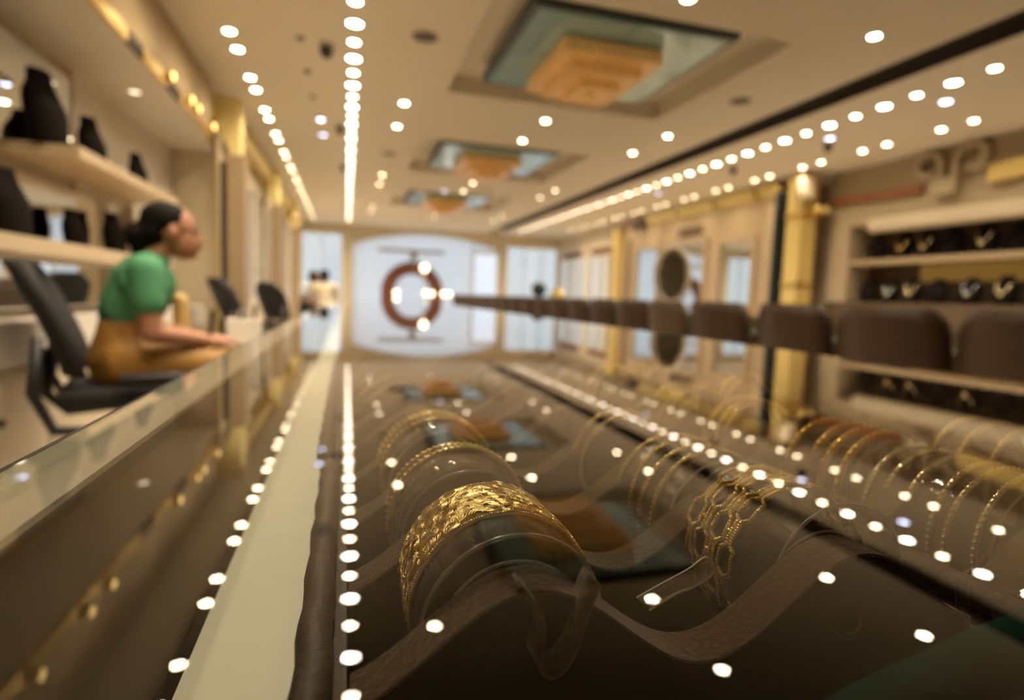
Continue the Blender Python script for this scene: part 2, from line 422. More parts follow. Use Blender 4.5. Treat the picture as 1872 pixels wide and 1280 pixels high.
for y0, y1 in ((6.75, 9.0), (9.55, 12.1), (12.65, 15.5)):
    t = thing('glazed_cabinet', ['glazed wall cabinet nearest the open shelves on the cream wall', 'middle glazed wall cabinet between the brown pilasters', 'farthest glazed wall cabinet next to the bright end window'][k], 'cabinet', (-1.24, y0, 0), 0, 'glazed cabinets on the cream wall'); k += 1
    d = y1-y0
    MB().box(0.002, .10, 0, d, 0, .85).build('base_unit', MT['cream'], t); MB().box(0.002, .06, 0, d, 2.35, 2.55).build('head_panel', MT['cream'], t)
    nd = 4
    for i in range(nd):
        a, c = i*d/nd, (i+1)*d/nd
        f = MB().box(0, .06, a, a+.11, .85, 2.35).box(0, .06, c-.11, c, .85, 2.35).box(0, .06, a, c, .85, .92).box(0, .06, a, c, 2.28, 2.35).build('door', MT['white'], t)
        MB().box(.0, .03, a+.11, c-.11, .92, 2.28).build('mirror_pane', MT['mirror'], f)
        MB().sphere((.075, c-.14, 1.3), .015, 1).build('knob', MT['chrome'], f)

# ------------------------------------------------------------------ ceiling fittings
lens_v = MB(); lens_v.lathe([(.0001, -.003), (.030, -.0025), (.040, -.001)], n=20)
ring_v = MB(); ring_v.lathe([(.040, 0.0), (.042, -.006), (.052, -.006), (.056, .0)], n=20)
_protos = {}
def downlight(x, y, kind, label, group, z=CE):
    if kind not in _protos:
        o = ring_v.build('downlight', MT['white']); tag(o, label, 'ceiling light', group)
        lens_v.build('lens', MT[kind], o); _protos[kind] = o
    else: o = copy_tree(_protos[kind])
    o.location = (x, y, z); o['label'] = label; o['group'] = group
    return o
def nth(k): return str(k)+('th' if 10 <= k % 100 <= 20 else {1: 'st', 2: 'nd', 3: 'rd'}.get(k % 10, 'th'))
def row_lights(x, ys, kinds, name, group, ycut, z=CE):
    n = 0
    for i, y in enumerate(ys):
        kind = kinds[i % len(kinds)]; tint = 'white' if kind == 'cool' else 'warm'
        if y < ycut: lb = 'downlight of the %s, above the picture, seen only reflected' % name
        else: n += 1; lb = '%s %s downlight from the near end of the %s' % (nth(n), tint, name)
        o = downlight(x, y, kind, lb, group, z)
        if len(kinds) > 1: o.scale = (1.06,)*3 if kind == 'cool' else (.80,)*3
row_lights(.035, [1.40+.2905*i for i in range(47) if 1.40+.2905*i < 14.9], ('warm', 'cool'), 'dense single row over the counter', 'downlights in the long middle row', 3.6)
row_lights(4.34, [2.55+.2885*i for i in range(43)], ('warm', 'cool'), 'dense row beside the dark slot', 'downlights in the row beside the dark slot', 3.0)
row_lights(-.77, [1.80+.877*i+q for i in range(16) for q in (0, .30) if 1.80+.877*i+q < 15.2], ('warm',), 'paired row above the seated woman', 'paired downlights over the sales aisle', 4.2)
row_lights(5.36, [2.265+.865*i+q for i in range(14) for q in (0, .295)], ('warm',), 'paired row along the display wall', 'paired downlights along the display wall', 3.6)
for x, w in ((.487, 'left'), (1.845, 'middle'), (3.185, 'right')):
    row_lights(x, (2.35, 3.05, 5.50, 6.27, 8.87, 9.62, 12.15, 12.95), ('warm',), 'sparse %s line between the coffers' % w, 'single downlights between the coffers', 3.1, CE+.008)
for x, y, lb in ((-.27, 6.30, 'first of two bluish spotlights left of the dense middle row'), (-.27, 6.89, 'second of two bluish spotlights left of the dense middle row'), (4.68, 3.73, 'bluish spotlight nearest us on the soffit by the display wall'), (4.68, 4.91, 'second bluish spotlight on the soffit by the display wall'), (4.70, 8.3, 'far bluish spotlight on the soffit by the display wall'), (1.55, 9.75, 'bluish spotlight behind the second teal coffer')):
    downlight(x, y, 'blue', lb, 'bluish spotlights', CE if x != 1.55 else CE+.008)
downlight(-1.349, 4.47, 'soft', 'single dim downlight in the left soffit over the open shelves', 'downlights in the left soffit', 2.3195).scale = (.9, .9, .9)
def dome(x, y, r, label, z=CE):
    t = thing('dome_camera', label, 'camera', (x, y, z), 0, 'dark domes on the ceiling')
    MB().lathe([(0, 0), (r, 0), (r, -.02), (r*.9, -.025), (0, -.026)], n=20).build('base', MT['grey'], t)
    MB().lathe([(r*.85, -.026), (r*.8, -.055), (r*.5, -.085), (.0001, -.095)], n=20).build('dome', MT['dome'], t)
dome(-.15, 4.42, .055, 'dark dome camera left of the middle downlight row, nearest us')
dome(-.08, 6.45, .05, 'dark dome camera next to two bluish spotlights')
dome(-.06, 8.4, .045, 'dark dome camera farther along the middle downlight row')
dome(4.80, 5.05, .055, 'dark dome camera beside a bluish spotlight on the right soffit')
dome(4.62, 6.35, .05, 'dark dome camera under the right downlight row, farther back')
for x, y, lb in ((.49, 4.06, 'flat brown ceiling speaker left of the nearest teal coffer'), (3.175, 4.34, 'flat brown ceiling speaker between nearest coffer and dark slot'), (.49, 7.5, 'flat brown ceiling speaker left of the second teal coffer')):
    t = thing('ceiling_speaker', lb, 'speaker', (x, y, CE+.008), 0, 'flat ceiling speakers')
    MB().lathe([(0, -.006), (.085, -.006), (.085, 0)], n=24).build('grille', MT['leather2'], t)
    MB().lathe([(.085, 0), (.087, -.01), (.10, -.008), (.102, 0)], n=24).build('rim', MT['cream'], t)
for i in range(6):
    t = thing('sprinkler', '%s small brown sprinkler head from the near end, left of the middle lights' % ['first', 'second', 'third', 'fourth', 'fifth', 'sixth'][i], 'sprinkler', (-.33+.01*i, 3.75+.62*i, CE), 0, 'sprinkler heads left of the middle lights')
    MB().lathe([(0, -.004), (.03, -.004), (.032, 0)], n=14).build('plate', MT['leather2'], t)
    MB().tube([(0, 0, -.004), (0, 0, -.03)], .008, 8).build('nozzle', MT['grey'], t)
# teal panels and stepped amber chandeliers in the coffers
for k, (y0, y1) in enumerate(COFF):
    w = ['nearest', 'middle', 'farthest'][k]
    zt = CE+.15
    t = thing('ceiling_panel', '%s glossy teal panel with dark edges hung in a ceiling coffer' % w, 'panel', (1.74, (y0+y1)/2-.12, zt), 0, 'teal coffer panels')
    hx, hy = .70, .68
    MB().box(-hx, hx, -hy, hy, -.145, -.075, 0).build('edge', MT['tealdark'], t)
    MB().box(-.3, .3, -.3, .3, -.075, 0).build('mount', MT['cream'], t)
    e = .045
    MB().box(-hx+e, -.006, -hy+e, -.006, -.150, -.145).build('tile', MT['teal'], t); MB().box(.006, hx-e, -hy+e, -.006, -.150, -.145).build('tile', MT['teal'], t)
    MB().box(-hx+e, -.006, .006, hy-e, -.150, -.145).build('tile', MT['teal'], t); MB().box(.006, hx-e, .006, hy-e, -.150, -.145).build('tile', MT['teal'], t)
    c = thing('chandelier', '%s stepped amber crystal chandelier under a teal ceiling panel' % w, 'chandelier', (1.70, (y0+y1)/2-.09, zt-.150), 0, 'amber chandeliers')
    MB().box(-.35, .35, -.41, .41, -.02, 0).build('frame', MT['trimgold'], c)
    for q, (sx, sy, z0, z1) in enumerate(((.35, .41, -.10, -.02), (.25, .30, -.17, -.10), (.14, .17, -.23, -.17))):
        tb = MB()
        nx, ny = int(sx*2/.1), int(sy*2/.1)
        for i in range(nx):
            for s in (-1, 1):
                x0 = -sx+2*sx*i/nx; x1 = -sx+2*sx*(i+1)/nx
                tb.box(x0+.004, x1-.004, s*sy-.012, s*sy+.012, z0, z1)
        for i in range(ny):
            for s in (-1, 1):
                a0 = -sy+2*sy*i/ny; a1 = -sy+2*sy*(i+1)/ny
                tb.box(s*sx-.012, s*sx+.012, a0+.004, a1-.004, z0, z1)
        tb.box(-sx+.012, sx-.012, -sy+.012, sy-.012, z0+.005, z0+.015)
        tb.build('crystal_tier', MT['amber'], c)
    MB().sphere((0, 0, -.235), .03, 2, sc=(1, 1, .6)).build('finial', MT['trimgold'], c)

# ------------------------------------------------------------------ right side of the hall
WR = 6.0
# display niche near: frame wall above, niche with shelves, cabinet below
struct(MB().box(WR, 6.45, Y0, 6.15, 2.08, CE).build('wall_niche', MT['sand']))
dn = thing('display_niche', 'cream wall niche with two mirror-backed shelves of necklace busts', 'shelving', (WR, 0, 0))
MB().box(0, .44, Y0+.01, 6.14, 0, 1.15).build('base_unit', MT['leather2'], dn)
MB().box(.40, .44, Y0, 5.85, 1.15, 2.08).build('back_panel', MT['caseinner'], dn)
MB().box(.39, .40, 3.0, 5.2, 1.40, 1.60).build('gold_panel', MT['yellow'], dn)
MB().box(0, .44, 5.85, 6.14, 1.15, 2.08).build('side_panel', MT['sand'], dn)
MB().box(.02, .40, Y0, 5.85, 1.60, 1.66).build('shelf', MT['peach'], dn)
MB().prism([(-.06, 2.0), (-.06, 2.11), (0, 2.15), (.06, 2.08), (.02, 1.97)], 'y', Y0, 5.55).build('valance', mat('valance_linen', (.55, .48, .35), .7), dn)
# pediment on the frame wall: orange-brown rakes, two scrolls, gilded moulding
pd = thing('pediment', 'broken pediment with two carved cream scrolls and an orange-brown moulding', 'ornament', (WR-.003, 0, 0))
def sweepbar(pts, w, d, x0=-.0):
    rings = []
    for i, (y, z) in enumerate(pts):
        a = pts[max(0, i-1)]; c = pts[min(len(pts)-1, i+1)]; t = Vector((c[0]-a[0], c[1]-a[1])).normalized(); nrm = Vector((-t.y, t.x))*w/2
        rings.append([Vector((x0-d, y+nrm.x, z+nrm.y)), Vector((x0, y+nrm.x, z+nrm.y)), Vector((x0, y-nrm.x, z-nrm.y)), Vector((x0-d, y-nrm.x, z-nrm.y))])
    return MB().loft(rings, smooth=False)
sweepbar([(6.1, 2.405), (5.6, 2.395), (5.2, 2.385), (4.92, 2.38)], .085, .06).build('moulding', MT['orange'], pd)
sweepbar([(4.22, 2.40), (3.6, 2.44), (2.5, 2.50)], .16, .09).build('gilded_moulding', MT['yellow'], pd)
def volute(yc, zc, R, s, ystem):
    pts = [(ystem, 2.33), (ystem, zc-.06), (ystem, zc)]
    for i in range(30):
        a = i/29*1.75*PI; r = R*(1-.52*i/29)
        pts.append((yc-s*r*math.cos(a), zc+r*math.sin(a)))
    return pts
sweepbar(volute(4.85, 2.585, .15, 1, 4.70), .055, .10).build('scroll', MT['sand'], pd)
sweepbar(volute(4.38, 2.59, .165, -1, 4.545), .062, .10).build('scroll', MT['sand'], pd)
MB().box(-.11, -.001, 4.52, 4.76, 2.28, 2.45).build('pedestal', MT['sand'], pd)
# gilded column, lamp box, drape at the corner
gc = thing('gilded_column', 'square gold column beside the black-green drape', 'column', (5.66, 6.2, 0))
MB().box(-.10, .14, 0, .25, .15, CE-.002).build('shaft', MT['yellow'], gc)
MB().box(-.12, .16, -.02, .27, 0, .15).build('plinth', MT['peach'], gc)
MB().box(-.11, .15, -.01, .26, 1.32, 1.38).build('band', MT['trimgold'], gc)
MB().box(-.11, .15, -.01, .26, 2.2, 2.28).build('band', MT['trimgold'], gc)
lb = thing('speaker_box', 'cream wall speaker box under the ceiling on the gold column', 'speaker', (5.545, 6.185, 2.43))
MB().bev(-.11, .09, -.10, .0, 0, .26, .012).build('cabinet', MT['cream'], lb); MB().box(-.09, .07, -.106, -.10, .02, .24).build('grille', MT['cream'], lb)
wl = thing('wall_lamp', 'small gilt double wall lamp on the gold column', 'lamp', (5.76, 6.165, 2.30))
MB().box(-.06, .10, 0, .03, -.07, .07).build('back_plate', MT['trimgold'], wl)
for q in (-.05, .09): MB().sphere((q, -.07, 0), .05, 2).build('shade', MT['yellow'], wl); MB().tube([(q, 0, 0), (q, -.05, 0)], .01, 8).build('arm', MT['trimgold'], wl)
dr = thing('drape', 'tall black-green drape between peach panelling and gold column', 'curtain', (5.525, 6.60, 0))
pts = [(.225*i/24, .03*math.sin(i*1.6)) for i in range(25)]
MB().prism(pts+[(x, y+.03) for x, y in reversed(pts)], 'z', .02, 2.60).build('cloth', MT['drape'], dr)
MB().tube([(-.03, .02, 2.63), (.25, .02, 2.63)], .015, 8).build('rod', MT['trimgold'], dr)
# peach panelled front with mirrors
struct(MB().box(5.72, 6.45, 6.72, 11.5, 0, CE).build('wall_panelled', MT['peach']))
pf = thing('panelled_front', 'peach veneer panelling with three tall mirror panels', 'panelling', (5.72, 0, 0))
for y0, y1, z0, z1 in ((7.25, 8.0, .3, 2.03), (8.45, 9.55, .3, 2.12), (9.95, 10.75, .3, 2.10)):
    MB().box(-.012, 0, y0, y1, z0, z1).build('mirror_pane', MT['mirror'], pf)
    MB().box(-.045, 0, y0-.07, y0, z0-.07, z1+.07).box(-.045, 0, y1, y1+.07, z0-.07, z1+.07).box(-.045, 0, y0, y1, z1, z1+.07).box(-.045, 0, y0, y1, z0-.07, z0).build('mirror_frame', MT['peach'], pf)
MB().box(-.05, 0, 6.75, 6.95, .1, 2.50).build('stile', MT['peach'], pf)
MB().box(-.03, 0, 11.1, 11.2, .5, 2.35).build('stile', MT['leather2'], pf)
MB().box(-.03, 0, 8.55, 9.3, 2.25, 2.36).build('carved_panel', MT['leather2'], pf)
cv = thing('cornice', 'yellow-gold cornice in lengths along the top of the peach panelling', 'cornice', (5.72, 0, 0))
for y0, y1 in ((6.74, 7.15), (7.22, 8.15), (8.22, 9.25), (9.32, 10.35)): MB().prism([(-.13, CE-.03), (0, CE-.002), (0, 2.56), (-.05, 2.58)], 'y', y0, y1).build('length', MT['yellow'], cv)
MB().box(-.10, 0, 10.42, 10.95, 2.56, 2.63).build('dark_block', MT['brown'], cv)
pc = thing('gold_pilaster', 'narrow gold pilaster at the far end of the peach panelling', 'pilaster', (5.66, 11.5, 0))
MB().box(-.05, .1, 0, .25, .1, 2.6).build('shaft', MT['yellow'], pc); MB().box(-.07, .1, -.02, .27, 0, .1).build('plinth', MT['peach'], pc)
struct(MB().box(5.85, 6.45, 11.75, Y1, 0, CE).build('wall_corner', MT['cream']))
k = 0
for y0, y1 in ((11.95, 13.5), (13.7, 15.5)):
    t = thing('mirror_cabinet', ['mirror-fronted wall cabinet next to the narrow gold pilaster', 'mirror-fronted wall cabinet in the corner by the end window'][k], 'cabinet', (5.85, y0, 0), 0, 'mirror cabinets in the far corner'); k += 1
    d = y1-y0
    MB().box(-.05, -.002, 0, d, 0, .8).build('base_unit', MT['cream'], t); MB().box(-.05, -.002, 0, d, 2.1, 2.5).build('head_panel', MT['cream'], t)
    MB().box(-.055, -.05, .2, d-.2, 2.15, 2.3).build('red_panel', MT['ring'], t)
    for i in range(3):
        a, c = i*d/3, (i+1)*d/3
        f = MB().box(-.05, 0, a, a+.1, .8, 2.1).box(-.05, 0, c-.1, c, .8, 2.1).build('door', MT['white'], t)
        MB().box(-.03, 0, a+.1, c-.1, .8, 2.1).build('mirror_pane', MT['mirror'], f)
# opposite counter behind the brown chairs
oc = thing('opposite_counter', 'long display counter across the hall behind the brown chairs', 'counter', (3.45, 0, 0))
MB().box(-.33, .33, 1.0, 14.0, 0, .84).build('base', MT['leather'], oc)
MB().box(-.35, .35, 1.0, 14.0, .972, .985).build('glass_top', MT['casing'], oc)
MB().box(-.345, -.338, 1.0, 14.0, .84, .972).build('front_glass', MT['casing'], oc)
MB().box(.335, .345, 1.0, 14.0, .84, .972).build('back_panel', MT['peach'], oc)
# oval table mirror on it
om = thing('oval_mirror', 'oval tilting table mirror in a pale frame on the opposite counter', 'mirror', (3.47, 5.72, .985), math.radians(-32))
rings = []; n = 40
for i in range(n+1):
    a = 2*PI*i/n
    rings.append([Vector((R1*math.cos(a), y, .38+R2*math.sin(a))) for R1, R2, y in ((.20, .33, -.02), (.20, .33, .02), (.145, .27, .02), (.145, .27, -.02))])
MB().loft(rings, cap=False).build('frame', MT['cream'], om)
vs = [(0, 0, .38)]+[(.15*math.cos(2*PI*i/n), .0, .38+.275*math.sin(2*PI*i/n)) for i in range(n)]
MB().add(vs, [(0, 1+i, 1+(i+1) % n) for i in range(n)]).build('mirror_pane', MT['mirror'], om, fix=False)
MB().add([(x, .012, z) for x, y, z in vs], [(0, 1+i, 1+(i+1) % n) for i in range(n)]).build('back_board', MT['caseinner'], om)
MB().lathe([(0, 0), (.12, 0), (.12, .02), (.03, .03), (.02, .06), (0, .06)], n=20).build('base', MT['cream'], om)
# round mirror and gilt bust farther along
rm = thing('round_mirror', 'small round dark mirror on a stand far along the opposite counter', 'mirror', (3.22, 9.6, .985), math.radians(-20))
MB().tube([(0, -.02, .23), (0, .02, .23)], .13, 28).build('disc', MT['tealdark'], rm)
MB().tube([(0, 0, .0), (0, 0, .12)], .012, 8).build('stem', MT['chrome'], rm); MB().lathe([(0, 0), (.08, 0), (.08, .015), (0, .02)], n=18).build('base', MT['chrome'], rm)

# ------------------------------------------------------------------ necklace busts
def bust_mb(h=.33):
    s = h/.33; rings = []
    for z, rx, ry, dy in ((0, .100, .062, 0), (.012, .108, .066, 0), (.08, .118, .070, .004), (.14, .138, .070, .008), (.185, .152, .062, .014), (.205, .150, .054, .018), (.228, .134, .050, .021), (.252, .108, .047, .024), (.275, .084, .044, .026), (.30, .070, .043, .029), (.33, .062, .042, .034)):
        rings.append([Vector((rx*s*math.cos(2*PI*j/20), ry*s*math.sin(2*PI*j/20)+dy*s, z*s)) for j in range(20)])
    return MB().loft(rings)
def bust(loc, rz, h, label, group, necklace=None, m='black'):
    t = thing('necklace_bust', label, 'display bust', loc, rz, group)
    bust_mb(h).build('torso', MT[m], t)
    s = h/.33
    if necklace:
        pts = []
        for i in range(21):
            a = PI*(i/20); x = .072*math.cos(a); z = .250-.12*math.sin(a); y = -.022-.048*math.sin(a)
            pts.append((x*s, y*s, z*s))
        o = MB().tube(pts, .009*s, 6).build('necklace', MT[necklace], t)
        MB().sphere((0, -.072*s, .118*s), .028*s, 2, sc=(1, .4, 1.3)).build('pendant', MT[necklace], o)
    return t
LG = 'black busts on the left shelves'
for x, y, z, h, lb in ((-1.40, 3.41, 1.716, .35, 'tall black velvet bust at the near end of the upper left shelf'), (-1.40, 3.94, 1.716, .28, 'middle black velvet bust on the upper left shelf'), (-1.40, 4.70, 1.716, .25, 'black velvet bust at the far end of the upper left shelf'),
                       (-1.40, 3.05, 1.242, .30, 'near black bust on the lower left shelf, cut by picture edge'), (-1.49, 3.90, 1.242, .23, 'small black bust in the middle of the lower left shelf'), (-1.47, 4.45, 1.242, .28, 'black bust on the lower left shelf behind the woman\'s head')):
    bust((x, y, z), PI/2, h, lb, LG)
k = 0
for y, h, nk in ((2.75, .28, 'goldp'), (3.05, .30, 'goldp'), (3.38, .30, 'goldb'), (3.72, .30, 'goldp'), (4.05, .29, None), (4.36, .31, 'goldp'), (4.70, .30, None), (4.98, .30, 'goldp'), (5.26, .30, 'goldb'), (5.60, .27, None)):
    bust((6.18, y, 1.66), -PI/2, h, 'black bust %s, upper niche shelf, number %s' % ('with a gold necklace' if nk else 'left bare', ['one', 'two', 'three', 'four', 'five', 'six', 'seven', 'eight', 'nine', 'ten'][k] + ' towards the gold column'), 'busts on the upper niche shelf', nk); k += 1
k = 0
for y, h, nk in ((2.7, .27, 'goldp'), (3.05, .27, None), (3.40, .28, 'goldp'), (3.75, .27, 'chrome'), (4.12, .29, 'goldp'), (4.44, .28, 'chrome'), (4.80, .27, None), (5.08, .28, 'goldp'), (5.36, .26, 'chrome'), (5.66, .27, None)):
    bust((6.16, y, 1.15), -PI/2, h, 'black bust %s, lower niche tier, number %s' % ('with a %s necklace' % ('silver' if nk == 'chrome' else 'gold') if nk else 'left bare', ['one', 'two', 'three', 'four', 'five', 'six', 'seven', 'eight', 'nine', 'ten'][k] + ' towards the gold column'), 'busts on the lower niche tier', nk); k += 1
bb = thing('necklace_bust', 'yellow-gold necklace bust on the opposite counter beside the round mirror', 'display bust', (3.45, 9.3, .985), -.4)
bust_mb(.27).build('torso', MT['yellow'], bb)
MB().sphere((0, .012, .30), .035, 2).build('head', MT['skin'], bb)
wb = thing('gift_box', 'small white box lying on the opposite counter near the gold column', 'box', (3.45, 3.95, .985), .3)
MB().bev(-.10, .10, -.07, .07, 0, .05, .006).build('body', MT['white'], wb); MB().bev(-.104, .104, -.074, .074, .04, .065, .006).build('lid', MT['paper'], wb)

# ------------------------------------------------------------------ left shelves and base cabinet
sh = thing('wall_shelving', 'open cream shelving with a mirror back on the left wall', 'shelving', (-1.597, 0, 0))
MB().box(0, .012, Y0+.01, 5.0, .92, 1.60).build('mirror_back', MT['mirror'], sh)
MB().box(0, .012, Y0+.01, 4.15, 1.66, 2.25).build('mirror_back', MT['mirror'], sh)
MB().box(0, .02, 4.16, 6.19, 1.60, 2.32).build('back_panel', MT['white'], sh)
MB().box(0, .02, 5.01, 6.19, .90, 1.60).build('back_panel', MT['white'], sh)
MB().box(.02, .357, 3.32, 5.0, 1.66, 1.716).build('shelf', MT['shelfwood'], sh)
MB().box(.012, .357, Y0+.01, 4.85, 1.176, 1.242).build('shelf', MT['shelfwood'], sh)
MB().box(.012, .30, Y0+.01, 2.75, 1.95, 2.00).build('shelf', MT['shelfwood'], sh)
MB().box(.012, .06, 5.0, 5.08, 1.242, 1.66).build('upright', MT['cream'], sh)
bc = thing('base_cabinet', 'long cream base cabinet with white top under the left shelves', 'cabinet', (-1.597, 0, 0))
MB().box(0, .31, Y0+.01, 5.9, .08, .72).build('carcass', MT['cream'], bc)
MB().box(0, .345, Y0+.01, 5.9, .72, .895).build('worktop', MT['white'], bc)
MB().box(.02, .28, Y0+.01, 5.9, 0, .08).build('plinth', MT['brown'], bc)
for i in range(6):
    y0 = .6+i*.8
    d_ = MB().bev(.31, .33, y0, y0+.78, .10, .70, .004).build('drawer', MT['cream'], bc); MB().sphere((.345, y0+.39, .52), .018, 2).build('knob', MT['leather2'], d_)

# ------------------------------------------------------------------ chairs
def make_bar_chair(m, label):
    t = thing('bar_chair', label, 'chair', (0, 0, 0), 0, 'brown chairs along the opposite counter')
    # faces +x; the back turns towards us
    rings = []
    for i in range(9):
        z = .62+.46*i/8; w = .275+.02*math.sin(PI*i/8)-(.035 if i == 8 else .006 if i == 7 else 0); x = -.19-.05*i/8
        ring = []
        for q in range(10):
            v = -1+2*q/9; ring.append(Vector((x+.09*(v*v)-.005, v*w, z)))
        for q in range(10):
            v = 1-2*q/9; ring.append(Vector((x+.09*(v*v)+.055-(.02 if i == 8 else 0), v*w*.97, z)))
        rings.append(ring)
    MB().loft(rings).build('backrest', m, t)
    MB().bev(-.22, .22, -.22, .22, .62, .72, .03).build('seat', m, t)
    for sx in (-1, 1):
        for sy in (-1, 1): MB().tube([(sx*.17, sy*.17, .63), (sx*.20, sy*.20, 0)], [.02, .014], 8).build('leg', MT['blackp'], t)
    MB().tube([(.19, -.19, .25), (.19, .19, .25)], .01, 8).build('footrest', MT['chrome'], t)
    return t
CL = 'brown leather high-backed chair in the row along the opposite counter'
ch_a = make_bar_chair(MT['leather'], CL)
ch_a.location = (2.62, 1.53, 0)
pos = [2.16, 2.79]
y = 3.50
while y < 14: pos.append(y); y += .62
ORD = ['first', 'second', 'third', 'fourth', 'fifth', 'sixth', 'seventh', 'eighth', 'ninth', 'tenth', 'eleventh', 'twelfth', 'thirteenth', 'fourteenth', 'fifteenth', 'sixteenth', 'seventeenth', 'eighteenth', 'nineteenth', 'twentieth', 'twenty-first', 'twenty-second']
ch_a['label'] = 'first brown leather high-backed chair of the long row, nearest the right edge'
for i, y in enumerate(pos):
    c = dup(ch_a, (2.62, y, 0), random.uniform(-.10, .10), ORD[i+1]+' brown leather high-backed chair of the long row, counting from the right')
    if abs(y-4.12) < .05:
        c['label'] = 'lighter taupe chair in front of the oval table mirror'; c.location.x = 2.60
        for q in kids(c):
            if q.name.split('.')[0] in ('backrest', 'seat'):
                q.data = q.data.copy(); q.data.materials[0] = MT['leather2']

def make_office_chair(label, back_tilt=.25):
    t = thing('office_chair', label, 'chair', (0, 0, 0), 0, 'black office chairs in the sales aisle')
    # faces +x, seat top at .66
    MB().bev(-.22, .24, -.23, .23, .58, .66, .03).build('seat', MT['mesh'], t)
    rings = []
    for i in range(11):
        f = i/10; z = .70+.44*f; x = -.20-.17*f**1.3; w = .20+.035*math.sin(PI*f)-(.10 if i == 10 else .04 if i == 9 else 0)
        ring = []
        for q in range(10):
            v = -1+2*q/9; ring.append(Vector((x+.06*v*v-.02, v*w, z)))
        for q in range(10):
            v = 1-2*q/9; ring.append(Vector((x+.06*v*v+.02, v*w*.96, z)))
        rings.append(ring)
    MB().loft(rings).build('backrest', MT['mesh'], t)
    MB().tube([(-.02, 0, .56), (-.20, 0, .545), (-.27, 0, .62), (-.27, 0, .80)], .022, 10).build('back_bracket', MT['blackp'], t)
    for s in (-1, 1):
        MB().tube([(-.26, s*.24, .86), (-.28, s*.26, .66), (-.22, s*.27, .52), (-.02, s*.26, .50), (.12, s*.27, .56), (.17, s*.27, .70)], .020, 8).build('arm_frame', MT['blackp'], t)
        MB().bev(-.02, .20, s*.27-.03, s*.27+.03, .69, .72, .012).build('arm_pad', MT['blackp'], t)
    MB().tube([(0, 0, .10), (0, 0, .58)], .03, 12).build('gas_column', MT['chrome'], t)
    for q in range(5):
        a = 2*PI*q/5+.3
        f = MB().tube([(0, 0, .12), (.27*math.cos(a), .27*math.sin(a), .075)], [.03, .018], 8).build('base_arm', MT['blackp'], t)
        MB().tube([(.27*math.cos(a)-.012, .27*math.sin(a), .035), (.27*math.cos(a)+.012, .27*math.sin(a), .035)], .035, 12).build('caster', MT['blackp'], f)
    return t
WF = math.radians(16.5)
oc1 = make_office_chair('black office chair the woman in the green blouse sits on')
oc1.location = (-.885, 2.76, 0); oc1.rotation_euler = (0, 0, WF)
dup(oc1, (-.78, 5.52, 0), .5, 'empty black office chair beyond the woman, nearest her')
dup(oc1, (-.70, 7.6, 0), .8, 'second empty black office chair, farther down the aisle')

